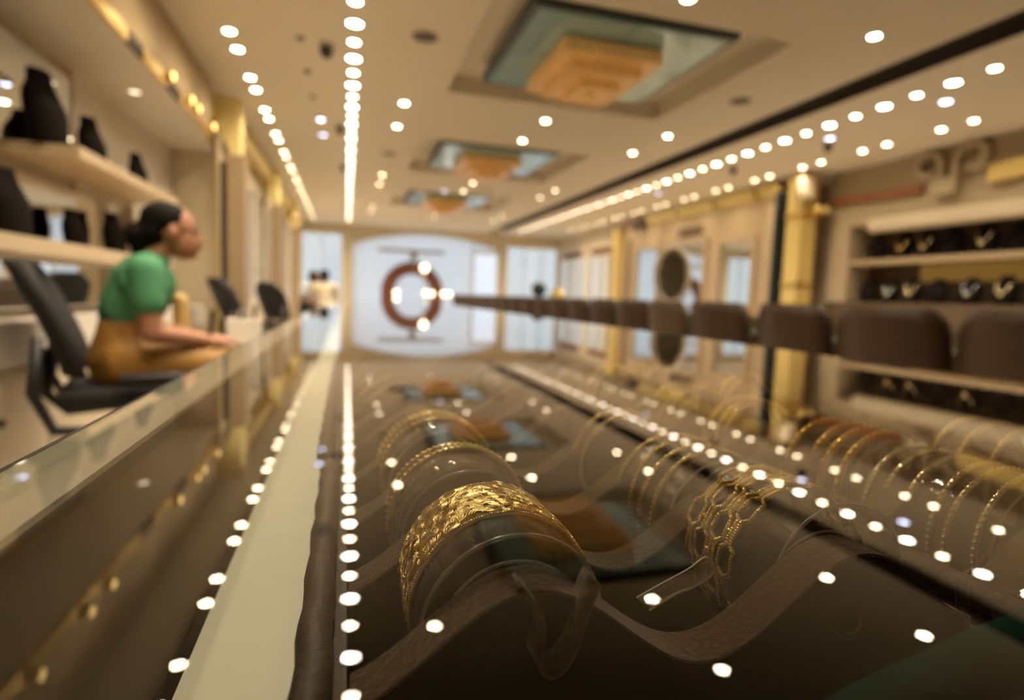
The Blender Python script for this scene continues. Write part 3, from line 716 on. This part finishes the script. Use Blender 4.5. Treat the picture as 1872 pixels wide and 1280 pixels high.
# ------------------------------------------------------------------ people
def figure(name, label, loc, rz, skin, top, low, hairm, bun=True, sleeve=True, lean=.0, vox=.008, k=1.0, lap=True):
    """a seated person facing +x; origin on the floor under the hips; seat height .66"""
    L = lean
    def P(x, y, z): return (x, y, z)
    hd = P(.165+L, 0, 1.285)
    body = [('c', (-.01, 0, .76), .125, (.0, 0, .93), .105), ('c', (.0, 0, .93), .105, (.05+L*.7, 0, 1.06), .115), ('e', (.045+L*.8, 0, 1.06), (.10, .155, .13)),
            ('c', (.06+L, -.14, 1.125), .055, (.06+L, .14, 1.125), .055), ('c', (.07+L, 0, 1.13), .06, (.115+L, 0, 1.22), .047)]
    # head with face
    body += [('e', (hd[0]-.015, 0, hd[2]+.03), (.098, .075, .09)), ('e', (hd[0]+.03, 0, hd[2]-.035), (.062, .058, .078)), ('e', (hd[0]+.062, 0, hd[2]-.088), (.026, .028, .022)),
             ('c', (hd[0]+.088, 0, hd[2]+.01), .008, (hd[0]+.104, 0, hd[2]-.024), .010), ('e', (hd[0]+.088, 0, hd[2]-.058), (.014, .024, .012)),
             ('e', (hd[0]+.074, -.03, hd[2]+.020), (.018, .022, .009)), ('e', (hd[0]+.074, .03, hd[2]+.020), (.018, .022, .009)), ('e', (hd[0]+.072, -.03, hd[2]-.004), (.013, .018, .006)), ('e', (hd[0]+.072, .03, hd[2]-.004), (.013, .018, .006)), ('c', (hd[0]+.086, 0, hd[2]+.022), .009, (hd[0]+.094, 0, hd[2]-.01), .010), ('e', (hd[0]+.096, 0, hd[2]-.028), (.015, .018, .012)),
             ('e', (hd[0]-.01, -.076, hd[2]-.005), (.017, .012, .028)), ('e', (hd[0]-.01, .076, hd[2]-.005), (.017, .012, .028))]
    arms = []
    for s in (-1, 1):
        el = Vector((.072+L*.5, s*.205, .872)); wr = Vector((.265, s*(.12 if s < 0 else .05), .835))
        arms += [('c', (.06+L, s*.165, 1.115), .052, tuple(el), .040), ('c', tuple(el), .040, tuple(wr), .027)]
        pa = wr+Vector((.055, -s*.012, -.002))
        arms += [('e', tuple(pa), (.048, .036, .017), (0, 0, -s*.2))]
        for j, (ln, off) in enumerate(((.062, -.030), (.070, -.010), (.066, .010), (.052, .030))):
            b0 = pa+Vector((.036, off, 0)); b1 = b0+Vector((ln*.55, off*.15, -.006)); b2 = b1+Vector((ln*.42, off*.05, -.024))
            arms += [('c', tuple(b0), .0095, tuple(b1), .0085), ('c', tuple(b1), .0085, tuple(b2), .007)]
        t0 = pa+Vector((-.012, -s*.034, .004)); t1 = t0+Vector((.034, -s*.022, -.006)); t2 = t1+Vector((.026, -s*.004, -.008))
        arms += [('c', tuple(t0), .012, tuple(t1), .010), ('c', tuple(t1), .010, tuple(t2), .008)]
    legs = []
    for s in (-1, 1):
        kn = Vector((.38, s*.10, .725)); an = Vector((.36, s*.10, .32))
        legs += [('c', (-.01, s*.085, .755), .088, tuple(kn), .062), ('c', tuple(kn), .060, tuple(an), .038), ('c', tuple(an), .036, (.44, s*.10, .275), .030)]
    t = blob(name, body+arms+legs, vox, skin, None, 4)
    t.location = loc; t.rotation_euler = (0, 0, rz); tag(t, label, 'person')
    # garments a little outside the body
    g = .012
    tp = [('c', (.0, 0, .95), .104+g, (.05+L*.7, 0, 1.06), .115+g), ('e', (.045+L*.8, 0, 1.06), (.10+g, .155+g, .13+g*.6)), ('c', (.06+L, -.14, 1.125), .055+g, (.06+L, .14, 1.125), .055+g), ('c', (.075+L, 0, 1.13), .062+g, (.088+L, 0, 1.16), .052+g)]
    for s in (-1, 1):
        tp += [('c', (.06+L, s*.165, 1.115), .052+g, (.066+L*.6, s*.193, .990), .048+g)]
    if not lap: tp += [('c', (-.01, 0, .80), .13+g, (.0, 0, .95), .108+g)]
    blob('blouse' if lap else 'shirt', tp, .009, top, t, 3)
    lw = [('c', (-.01, 0, .74), .135+g, (-.005, 0, .845), .112+g)]
    for s in (-1, 1):
        lw += [('c', (-.01, s*.085, .755), .088+g, (.38, s*.10, .725), .064+g), ('c', (.38, s*.10, .725), .064+g, (.36, s*.10, .36), .052+g)]
    if lap: lw += [('e', (.20, 0, .745), (.25, .13, .07)), ('c', (.37, -.05, .69), .09, (.36, -.05, .30), .11), ('c', (.37, .05, .69), .09, (.36, .05, .30), .11)]
    blob('sari' if lap else 'trousers', lw, .010, low, t, 4)
    hr = [('e', (hd[0]-.035, 0, hd[2]+.048), (.098, .083, .086)), ('e', (hd[0]-.075, 0, hd[2]+.0), (.062, .074, .075))]
    if bun: hr += [('e', (hd[0]-.135, 0, hd[2]-.02), (.05, .055, .058)), ('c', (hd[0]-.12, 0, hd[2]-.03), .045, (hd[0]-.125, 0, hd[2]-.10), .03)]
    blob('hair', hr, .009, hairm, t, 3)
    for s in (-1, 1):
        e = MB().sphere((hd[0]+.0775, s*.030, hd[2]+.008), .0125, 2, sc=(.7, 1.1, .55)).build('eye', MT['eye'], t)
        MB().sphere((hd[0]+.0846, s*.031, hd[2]+.008), .0060, 2, sc=(.7, 1, 1)).build('iris', MT['hair'], e)
        MB().tube([(hd[0]+.083, s*.014, hd[2]+.032), (hd[0]+.085, s*.03, hd[2]+.036), (hd[0]+.07, s*.046, hd[2]+.032)], .004, 6).build('eyebrow', hairm, t)
    MB().tube([(hd[0]+.094, -.022, hd[2]-.058), (hd[0]+.1015, 0, hd[2]-.0575), (hd[0]+.094, .022, hd[2]-.058)], .005, 6).build('lips', MT['lip'], t)
    return t
woman = figure('person', 'woman in a green blouse and mustard skirt seated on a black chair, hands forward', (-.865, 2.745, .0), WF, MT['skin'], MT['blouse'], MT['sari'], MT['hair'], vox=.006)
# loose end of the sari hanging behind the elbow
pl = []
for i in range(13):
    f = i/12; pl.append([Vector((.15+.01*math.sin(f*6), .15, 1.04-.44*f)), Vector((.215+.012*math.sin(f*5), .19, 1.02-.42*f)), Vector((.22+.012*math.sin(f*5), .20, 1.02-.42*f)), Vector((.155+.01*math.sin(f*6), .16, 1.04-.44*f))])
MB().loft(pl).build('sari_end', mat('yellow_silk', (.62, .44, .16), .6, var=.15, scale=20), woman)
figure('person', 'dark-haired person in a pale blue shirt seated at the far end of the aisle', (-.66, 10.95, .0), math.radians(-40), MT['skind'], MT['shirtw'], MT['trouser'], MT['hair'], False, lap=False)
figure('person', 'person in a cream shirt with tied-up hair seated at the far end', (-.345, 10.0, .0), math.radians(95), MT['skin'], MT['shirtc'], MT['trouser'], MT['hair'], True, lap=False)
for (x, y), lb in (((-.66, 10.95), 'round black stool under the person in the pale blue shirt'), ((-.345, 10.0), 'round black stool under the person in the cream shirt')):
    k_ = thing('round_stool', lb, 'stool', (x, y, 0), 0, 'round stools at the far end')
    MB().lathe([(0, .60), (.16, .60), (.17, .62), (.165, .65), (0, .655)], n=20).build('seat', MT['mesh'], k_)
    MB().tube([(0, 0, .03), (0, 0, .6)], .025, 10).build('post', MT['chrome'], k_); MB().lathe([(0, 0), (.19, 0), (.19, .02), (.03, .04), (0, .04)], n=20).build('base', MT['chrome'], k_)
# white carrier beyond her hands
wc = thing('paper_carrier', 'white paper carrier standing on a stool beyond the woman\'s hands', 'bag', (-.62, 3.95, .62), .3)
MB().prism([(-.09, 0), (.09, 0), (.10, .25), (-.10, .25)], 'y', -.05, .05).build('body', MT['paper'], wc)
MB().tube([(-.04, -.052, .25), (-.03, -.052, .30), (.03, -.052, .30), (.04, -.052, .25)], .004, 6).build('handle', MT['paper'], wc)
st = thing('stool', 'plain white stool under the paper carrier', 'stool', (-.62, 3.95, 0), .3)
MB().bev(-.17, .17, -.17, .17, .58, .62, .01).build('seat', MT['white'], st)
for sx in (-1, 1):
    for sy in (-1, 1): MB().tube([(sx*.13, sy*.13, .585), (sx*.15, sy*.15, 0)], .014, 8).build('leg', MT['white'], st)

# ------------------------------------------------------------------ the glass counter in front
CX0, CX1, CY0, CY1 = -.112, .638, -.35, 10.8
ct = thing('glass_counter', 'long glass-topped jewellery counter with white rails and dark inside', 'counter', (0, 0, 0))
g = MB()
vs = [(CX0, CY0), (CX1, CY0), (CX1, CY1), (CX0, CY1)]
g.add([(x, y, 1.0) for x, y in vs], [(0, 1, 2, 3)], 0); g.add([(x, y, .992) for x, y in vs], [(3, 2, 1, 0)], 1)
for i in range(4):
    a, c = vs[i], vs[(i+1) % 4]; g.add([(*a, .992), (*c, .992), (*c, 1.0), (*a, 1.0)], [(0, 1, 2, 3)], 2)
g.build('glass_top', [MT['glass'], MT['glassin'], MT['glassedge']], ct, fix=False)
MB().box(-.126, -.0935, CY0, CY1, .9888, .9915).build('rail', mat('ivory_rail', (.95, .86, .70), .4), ct)
MB().box(-.129, -.1262, CY0, CY1, .86, .9915).build('edge_strip', MT['brown'], ct)
MB().box(.615, CX1-.003, CY0, CY1, .90, .9915).build('rail', MT['leather'], ct)
MB().prism([(-.126, .889), (-.126, .9886), (-.0935, .9886), (-.0720, .900), (-.0720, .889)], 'y', CY0, CY1).build('inner_lining', MT['caseinner'], ct)
MB().box(-.0718, -.066, CY0, CY1, .889, .8975).build('gap_strip', MT['lining_shade'], ct)
MB().box(-.066, .615, CY0, CY1, .889, .8995).build('case_floor', MT['pale'], ct)
MB().box(-.126, CX1-.003, CY0, CY1, .06, .889).build('base', MT['leather'], ct)
MB().box(CX0+.05, CX1-.05, CY0+.05, CY1-.05, 0, .06).build('plinth', MT['brown'], ct)

MB().box(-.021, .612, .995, CY1-.1, .8997, .906).build('tray_liner', MT['suede'], ct)
# bangle trays: leatherette rim, lining, waved suede-topped dividers
WX0, WL, ZM, ZA = .058, .131, .9565, .0165
def wave(x): return ZM+ZA*math.cos(2*PI*(x-WX0)/WL)
def tray(x0, x1, y0, y1, label, edge=.0):
    t = thing('bangle_tray', label, 'tray', (0, 0, 0), 0, 'brown waved bangle trays')
    MB().box(x0+.004, x1-.004, y0, y1, .900, .908).build('base', MT['lining_shade'], t)
    MB().box(x1-.005, x1-.001, y0, y1, .900, .935).build('rim', MT['traybrown'], t)
    pts = [(x0+.006+.0006*math.sin(i*1.7), y0+(y1-y0)*i/24, .9445+.0008*math.sin(i*2.3)) for i in range(25)]
    MB().tube(pts, .0062, 12).build('rolled_edge', MT['traybrown'], t)
    MB().box(x0+.003, x0+.007, y0, y1, .900, .9405).build('rim', MT['traybrown'], t)
    MB().box(x0+.012, x0+.0165, y0, y1, .908, .938).build('inner_step', MT['traybrown'], t)
    yy = y0+.035
    n = 64
    while yy+.018 < y1:
        xs = [x0+.0175+(x1-.006-x0-.0175)*i/n for i in range(n+1)]
        b = MB()
        top_f = [(x, yy, wave(x)) for x in xs]; top_b = [(x, yy+.018, wave(x)) for x in xs]
        m = len(xs)
        b.add(top_f+top_b, [(i, i+1, m+i+1, m+i) for i in range(m-1)], 0, True)
        th = .0012
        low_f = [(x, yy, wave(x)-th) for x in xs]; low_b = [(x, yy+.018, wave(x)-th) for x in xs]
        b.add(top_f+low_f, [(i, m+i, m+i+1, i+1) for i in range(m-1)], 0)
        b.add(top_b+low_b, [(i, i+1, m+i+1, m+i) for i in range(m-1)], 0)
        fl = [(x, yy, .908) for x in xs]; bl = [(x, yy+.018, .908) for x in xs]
        b.add(low_f+fl, [(i, m+i, m+i+1, i+1) for i in range(m-1)], 1)  # faces below the suede coloured near-black for the shade on them
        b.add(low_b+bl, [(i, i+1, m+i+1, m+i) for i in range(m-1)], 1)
        b.build('divider', [MT['suede'], MT['lining_shade']], t)
        yy += .070
    return t
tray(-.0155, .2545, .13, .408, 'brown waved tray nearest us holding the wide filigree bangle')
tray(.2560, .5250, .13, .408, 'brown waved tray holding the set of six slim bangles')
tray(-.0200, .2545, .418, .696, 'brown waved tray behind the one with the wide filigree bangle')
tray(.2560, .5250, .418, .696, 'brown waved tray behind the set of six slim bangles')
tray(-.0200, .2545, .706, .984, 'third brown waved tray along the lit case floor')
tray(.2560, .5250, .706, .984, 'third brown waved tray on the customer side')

# ---- bangles
def ringpt(c, R, th, y): return (c[0]+R*math.cos(th), y, c[1]+R*math.sin(th))
def filigree_bangle(cx, y0, y1, R=.0362, cz=.949):
    t = thing('filigree_bangle', 'wide gold filigree cuff bangle standing in the nearest tray', 'bangle', (cx, (y0+y1)/2, cz-R))
    w = y1-y0; o = Vector((0, 0, R)); n = 96
    rings = []
    for i in range(n+1):
        a = 2*PI*i/n; ca, sa = math.cos(a), math.sin(a)
        rings.append([Vector((r*ca, y, R+r*sa)) for r, y in ((R-.0008, -w/2), (R-.0008, w/2), (R-.0020, w/2), (R-.0020, -w/2))])
    MB().loft(rings, cap=False).build('band', MT['goldr'], t)
    rnd = random.Random(3); b = MB(); beads = []
    def P(th, v, h): rr = R-.0006+h; return (rr*math.cos(th), v, R+rr*math.sin(th))
    # scrolls and fans of wire covering the upper part of the band
    for it in range(330):
        th = math.radians(rnd.uniform(-38, 218)); v = rnd.uniform(-w/2+.002, w/2-.002); rot = rnd.uniform(0, 2*PI)
        spin = rnd.choice((-1, 1))
        for k in range(rnd.choice((2, 3, 3))):
            r2 = .0042-.0011*k; pts = []; span = rnd.uniform(2.2, 4.6)
            for q in range(10):
                a = rot+spin*span*q/9; rr = r2*(1-.35*q/9)
                vv = max(-w/2+.0006, min(w/2-.0006, v+rr*math.sin(a)))
                pts.append(P(th+rr*math.cos(a)/R, vv, .0004+.0002*(it % 3)))
            b.tube(pts, .00030, 4, caps=False)
            beads += [(p, .00036) for p in pts[::2]] if it % 2 else []
    b.build('wirework', MT['goldb'], t)
    b = MB()
    for p, r_ in beads: b.sphere(p, r_, 1)
    for i in range(300):
        th = math.radians(rnd.uniform(-35, 215)); v = rnd.uniform(-w/2+.001, w/2-.001)
        b.sphere(P(th, v, .0004), rnd.uniform(.00028, .0005), 1)
    for s in (-1, 1):
        for i in range(220): b.sphere(P(2*PI*i/220, s*(w/2-.0005), .0001), .00052, 1)
    g = b.build('granulation', MT['goldp'], t); g['kind'] = 'stuff'
    return t
filigree_bangle(.058, .2015, .2365)

def honeycomb_bangle(cx, y0, y1, R=.0362, cz=.949):
    t = thing('honeycomb_bangle', 'openwork gold bangle of beaded honeycomb links beside the filigree cuff', 'bangle', (cx, (y0+y1)/2, cz-R))
    w = y1-y0
    def P(s, v): a = s/R; return Vector((R*math.cos(a), v, R+R*math.sin(a)))
    C = 2*PI*R; nc = 9; cell = C/nc           # one cell = elongated link + straight run
    rows = 4; rh = w/rows
    wires = MB(); beads = MB()
    def seg(p, q, beadr=.00095, two=False):
        n = max(2, int((Vector((q[0]-p[0], q[1]-p[1]))).length/.0012))
        pts = [P(p[0]+(q[0]-p[0])*i/n, p[1]+(q[1]-p[1])*i/n) for i in range(n+1)]
        wires.tube(pts, .00105, 6)
        for i in range(n+1):
            pt = pts[i]; out = Vector((pt.x, 0, pt.z-R)).normalized()
            beads.sphere(pt+out*.0004, beadr, 1)
    for r in range(rows):
        vc = -w/2+rh*(r+.5); off = (r % 2)*.5*cell
        for k in range(nc):
            s0 = k*cell+off; L = cell*.60; h = rh*.47
            # elongated hexagon
            A = [(s0, vc), (s0+L*.2, vc+h), (s0+L*.8, vc+h), (s0+L, vc), (s0+L*.8, vc-h), (s0+L*.2, vc-h)]
            for i in range(6): seg(A[i], A[(i+1) % 6])
            # doubled beaded run to the next link
            for d in (-.0013, .0013): seg((s0+L, vc+d), (s0+cell, vc+d), .00105)
            if r < rows-1: seg((s0+L*.5+.5*cell, vc+.0013), (s0+L*.5+.5*cell, vc+rh-h))
    wires.build('links', MT['gold'], t)
    g = beads.build('beading', MT['goldb'], t); g['kind'] = 'stuff'
    return t
honeycomb_bangle(.195, .202, .238)

def slim_proto(name, R, wire, m, bead, label, group):
    t = thing(name, label, 'bangle', (0, 0, 0), 0, group)
    n = 72
    MB().tube([(R*math.cos(2*PI*i/n), 0, R+R*math.sin(2*PI*i/n)) for i in range(n)], wire, 8, closed=True).build('hoop', m, t)
    if bead:
        b = MB(); k = int(2*PI*R/bead)
        for i in range(k):
            a = 2*PI*i/k; b.sphere(((R+wire*.7)*math.cos(a), 0, R+(R+wire*.7)*math.sin(a)), bead*.36, 1)
        b.build('beading', m, t)['kind'] = 'stuff'
    return t
def bangle_set(cx, ys, name, R, wire, m, bead, label, group, cz=.949, tilt=.06):
    p = None
    for i, y in enumerate(ys):
        if p is None: p = slim_proto(name, R, wire, m, bead, label, group); o = p
        else: o = copy_tree(p)
        o.location = (cx+random.uniform(-.0006, .0006), y, cz-R+random.uniform(-.0005, .0004)); o.rotation_euler = (random.uniform(-.03, .03), 0, random.uniform(-tilt, tilt))
        o['label'] = label if len(ys) == 1 else label+', ' + ['foremost', 'second', 'third', 'fourth', 'fifth', 'sixth'][i]+' of the set'
R = .0355
bangle_set(.058, (.290, .300), 'slim_bangle', R, .0016, MT['gold'], .0032, 'slim gold bangle on clear sleeve behind filigree cuff', 'pair behind the filigree cuff')
bangle_set(.058, (.368, .378, .388), 'sparkling_bangle', R, .0016, MT['gold'], .0040, 'sparkling gold bangle in the third gap behind the filigree cuff', 'sparkling trio far behind the cuff')
bangle_set(.194, (.268, .281, .294, .307), 'beaded_bangle', R, .0015, MT['goldb'], .0030, 'thin beaded gold bangle behind the honeycomb bangle', 'four behind the honeycomb bangle')
bangle_set(.194, (.366, .380), 'slim_bangle', R, .0015, MT['gold'], .0034, 'thin gold bangle farther behind the honeycomb bangle', 'pair far behind the honeycomb bangle')
bangle_set(.330, (.199, .211, .223, .235, .247, .259), 'slim_bangle', R, .0015, MT['goldp'], .0034, 'slim pale gold bangle at the front of the customer-side tray', 'six slim pale bangles')
bangle_set(.338, (.288, .302, .316, .330), 'thick_bangle', R, .0024, MT['goldr'], .0048, 'thick rich-gold bangle behind the six slim ones', 'four thick rich-gold bangles')
bangle_set(.335, (.400, .413, .426), 'thick_bangle', R, .0018, MT['gold'], .0045, 'gold bangle farther behind the thick rich-gold four', 'trio far behind the thick bangles')
bangle_set(.462, (.285, .303, .321), 'thick_bangle', R, .0020, MT['gold'], .0045, 'gold bangle at the outer edge of the customer-side tray', 'trio at the outer tray edge')
bangle_set(.325, (.470, .482, .494, .506), 'sparkling_bangle', R, .0024, MT['goldb'], .0050, 'broad sparkling gold bangle standing in the second customer-side tray', 'broad sparkling four')
bangle_set(.455, (.560, .575), 'sparkling_bangle', R, .0024, MT['goldr'], .0050, 'deep gold bangle deep in the second customer-side tray', 'deep gold pair')
bangle_set(.325, (.640, .655), 'sparkling_bangle', R, .0018, MT['gold'], .0050, 'gold bangle at the back of the second customer-side tray', 'pair at the back')
bangle_set(.058, (.80, ), 'sparkling_bangle', R, .0018, MT['goldb'], .0050, 'lone gold bangle in the third tray along the lit floor', None)
# clear acrylic sleeves the bangles hang on
def sleeve(cx, y0, y1, label, R=.0335, a0=-.35, a1=PI+.35, cz=.949):
    t = MB(); n = 40; w = .0016; rings = []
    for i in range(n+1):
        a = a0+(a1-a0)*i/n; ca, sa = math.cos(a), math.sin(a)
        rings.append([Vector((r*ca, y-y0, R+r*sa)) for r, y in ((R, y0), (R, y1), (R-w, y1), (R-w, y0))])
    o = t.loft(rings).build('clear_sleeve', MT['acrylic'], None, (cx, y0, cz-R))
    b = MB()
    for yy in (0, y1-y0): b.tube([((R-.0005)*math.cos(a0+(a1-a0)*i/n), yy, R+(R-.0005)*math.sin(a0+(a1-a0)*i/n)) for i in range(n+1)], .0008, 6)
    b.build('lip', MT['lipm'], o)
    return tag(o, label, 'bangle sleeve', 'clear acrylic sleeves')
sleeve(.058, .186, .238, 'clear acrylic sleeve inside the wide filigree cuff', R=.0338)
sleeve(.058, .262, .304, 'clear acrylic sleeve under the slim pair behind the filigree cuff')
sleeve(.058, .340, .392, 'clear acrylic sleeve under the sparkling trio')
sleeve(.203, .188, .252, 'clear acrylic sleeve inside the honeycomb bangle', R=.0345)
sleeve(.194, .256, .312, 'clear acrylic sleeve under the four thin beaded bangles')
sleeve(.330, .192, .264, 'clear acrylic sleeve under the six slim pale bangles')
sleeve(.338, .280, .336, 'clear acrylic sleeve under the four thick bangles')
# dark rolls filling the sleeves
def roll(cx, y0, y1, label):
    o = MB().tube([(0, y-y0, 0) for y in (y0, y0+.002, y1-.002, y1)], [.024, .027, .027, .024], 28).build('velvet_roll', MT['lining_shade'], None, (cx, y0, .945))
    MB().tube([(0, -.0012, 0), (0, 0, 0)], [.018, .018], 24).build('end_disc', MT['blackp'], o)
    MB().tube([(.0268*math.cos(2*PI*i/36), .001, .0268*math.sin(2*PI*i/36)) for i in range(36)], .0007, 6, closed=True).build('piping', MT['lipm'], o)
    return tag(o, label, 'roll', 'dark rolls inside the sleeves')
roll(.058, .187, .232, 'dark velvet roll inside the filigree cuff')
roll(.193, .187, .232, 'dark velvet roll inside the honeycomb bangle')
# a loose clear tongue curling down at the front, and the milky price tag loop
def ribbon(name, pts, w, th, m, label, cat):
    """pts: (x, y, z) centreline; the ribbon's width lies along y"""
    rings = []
    for i, p in enumerate(pts):
        p = Vector(p); a = Vector(pts[max(0, i-1)]); c = Vector(pts[min(len(pts)-1, i+1)]); t = (c-a).normalized(); nn = t.cross(Vector((0, 1, 0))).normalized()*th/2; W = Vector((0, w/2, 0))
        rings.append([p+nn-W, p+nn+W, p-nn+W, p-nn-W])
    return tag(MB().loft(rings).build(name, m), label, cat)
def spl(P, n=8):
    out = []; P = [Vector(p) for p in P]; Q = [2*P[0]-P[1]]+P+[2*P[-1]-P[-2]]
    for i in range(1, len(Q)-2):
        for k in range(n):
            t = k/n; a, b_, c, d = Q[i-1:i+3]
            out.append(.5*((2*b_)+(-a+c)*t+(2*a-5*b_+4*c-d)*t*t+(-a+3*b_-3*c+d)*t**3))
    return out+[P[-1]]
ribbon('suede_tongue', spl([(.0521, .164, .9766), (.0570, .162, .9705), (.0578, .161, .9632), (.0562, .160, .9560), (.0593, .160, .9516), (.0638, .160, .9522), (.0685, .161, .9582), (.0722, .162, .9686), (.0768, .164, .9765)]), .013, .0011, MT['suede'], 'loose curl of brown suede looping down before the filigree cuff', 'strap')
top_e = spl([(.1003, .176, .9599), (.1123, .178, .9633), (.1234, .180, .9662), (.1313, .182, .9690), (.1354, .183, .9671)], 5)
bot_e = spl([(.1044, .174, .9559), (.1159, .176, .9596), (.1240, .178, .9601), (.1310, .180, .9610), (.1365, .182, .9632)], 5)
rings = []
for p, q in zip(top_e, bot_e):
    d_ = Vector((0, .00025, 0)); rings.append([p-d_, p+d_, q+d_, q-d_])
o = MB().loft(rings).build('price_tag', MT['tagm'])
tag(o, 'milky plastic price tag loop tied at the foot of the honeycomb bangle', 'price tag')
MB().tube(top_e+bot_e[::-1], .00045, 5).build('edge', MT['paper'], o)
# clear hook clips on the right
for cx, y, lb in ((.190, .172, 'clear plastic clip hanging below the honeycomb bangle'), (.245, .160, 'second clear plastic clip, low by the tray rim')):
    b = MB().tube(spl([(cx-.012, y, .962), (cx-.014, y-.004, .950), (cx-.009, y-.008, .942), (cx, y-.007, .944), (cx+.004, y-.004, .955)]), .0022, 8)
    tag(b.build('clear_clip', MT['acrylic']), lb, 'clip', 'clear clips')
# green velvet pad folded at the near corner
gp = thing('velvet_pad', 'dark green velvet pad with a rolled edge at the near customer corner', 'pad', (0, 0, 0))
MB().tube([(.085, .088, .968), (.12, .097, .969), (.17, .107, .970), (.23, .116, .971), (.30, .124, .971)], .0085, 14).build('rolled_edge', MT['green'], gp)
MB().prism([(.085, .088), (.30, .124), (.40, .10), (.40, -.1), (.05, -.1), (.05, .06)], 'z', .955, .966).build('sheet', MT['lining_shade'], gp)  # velvet behind the lit roll, its darkness put into the colour
MB().box(.08, .38, -.09, .085, .9, .955).build('block', MT['lining_shade'], gp)
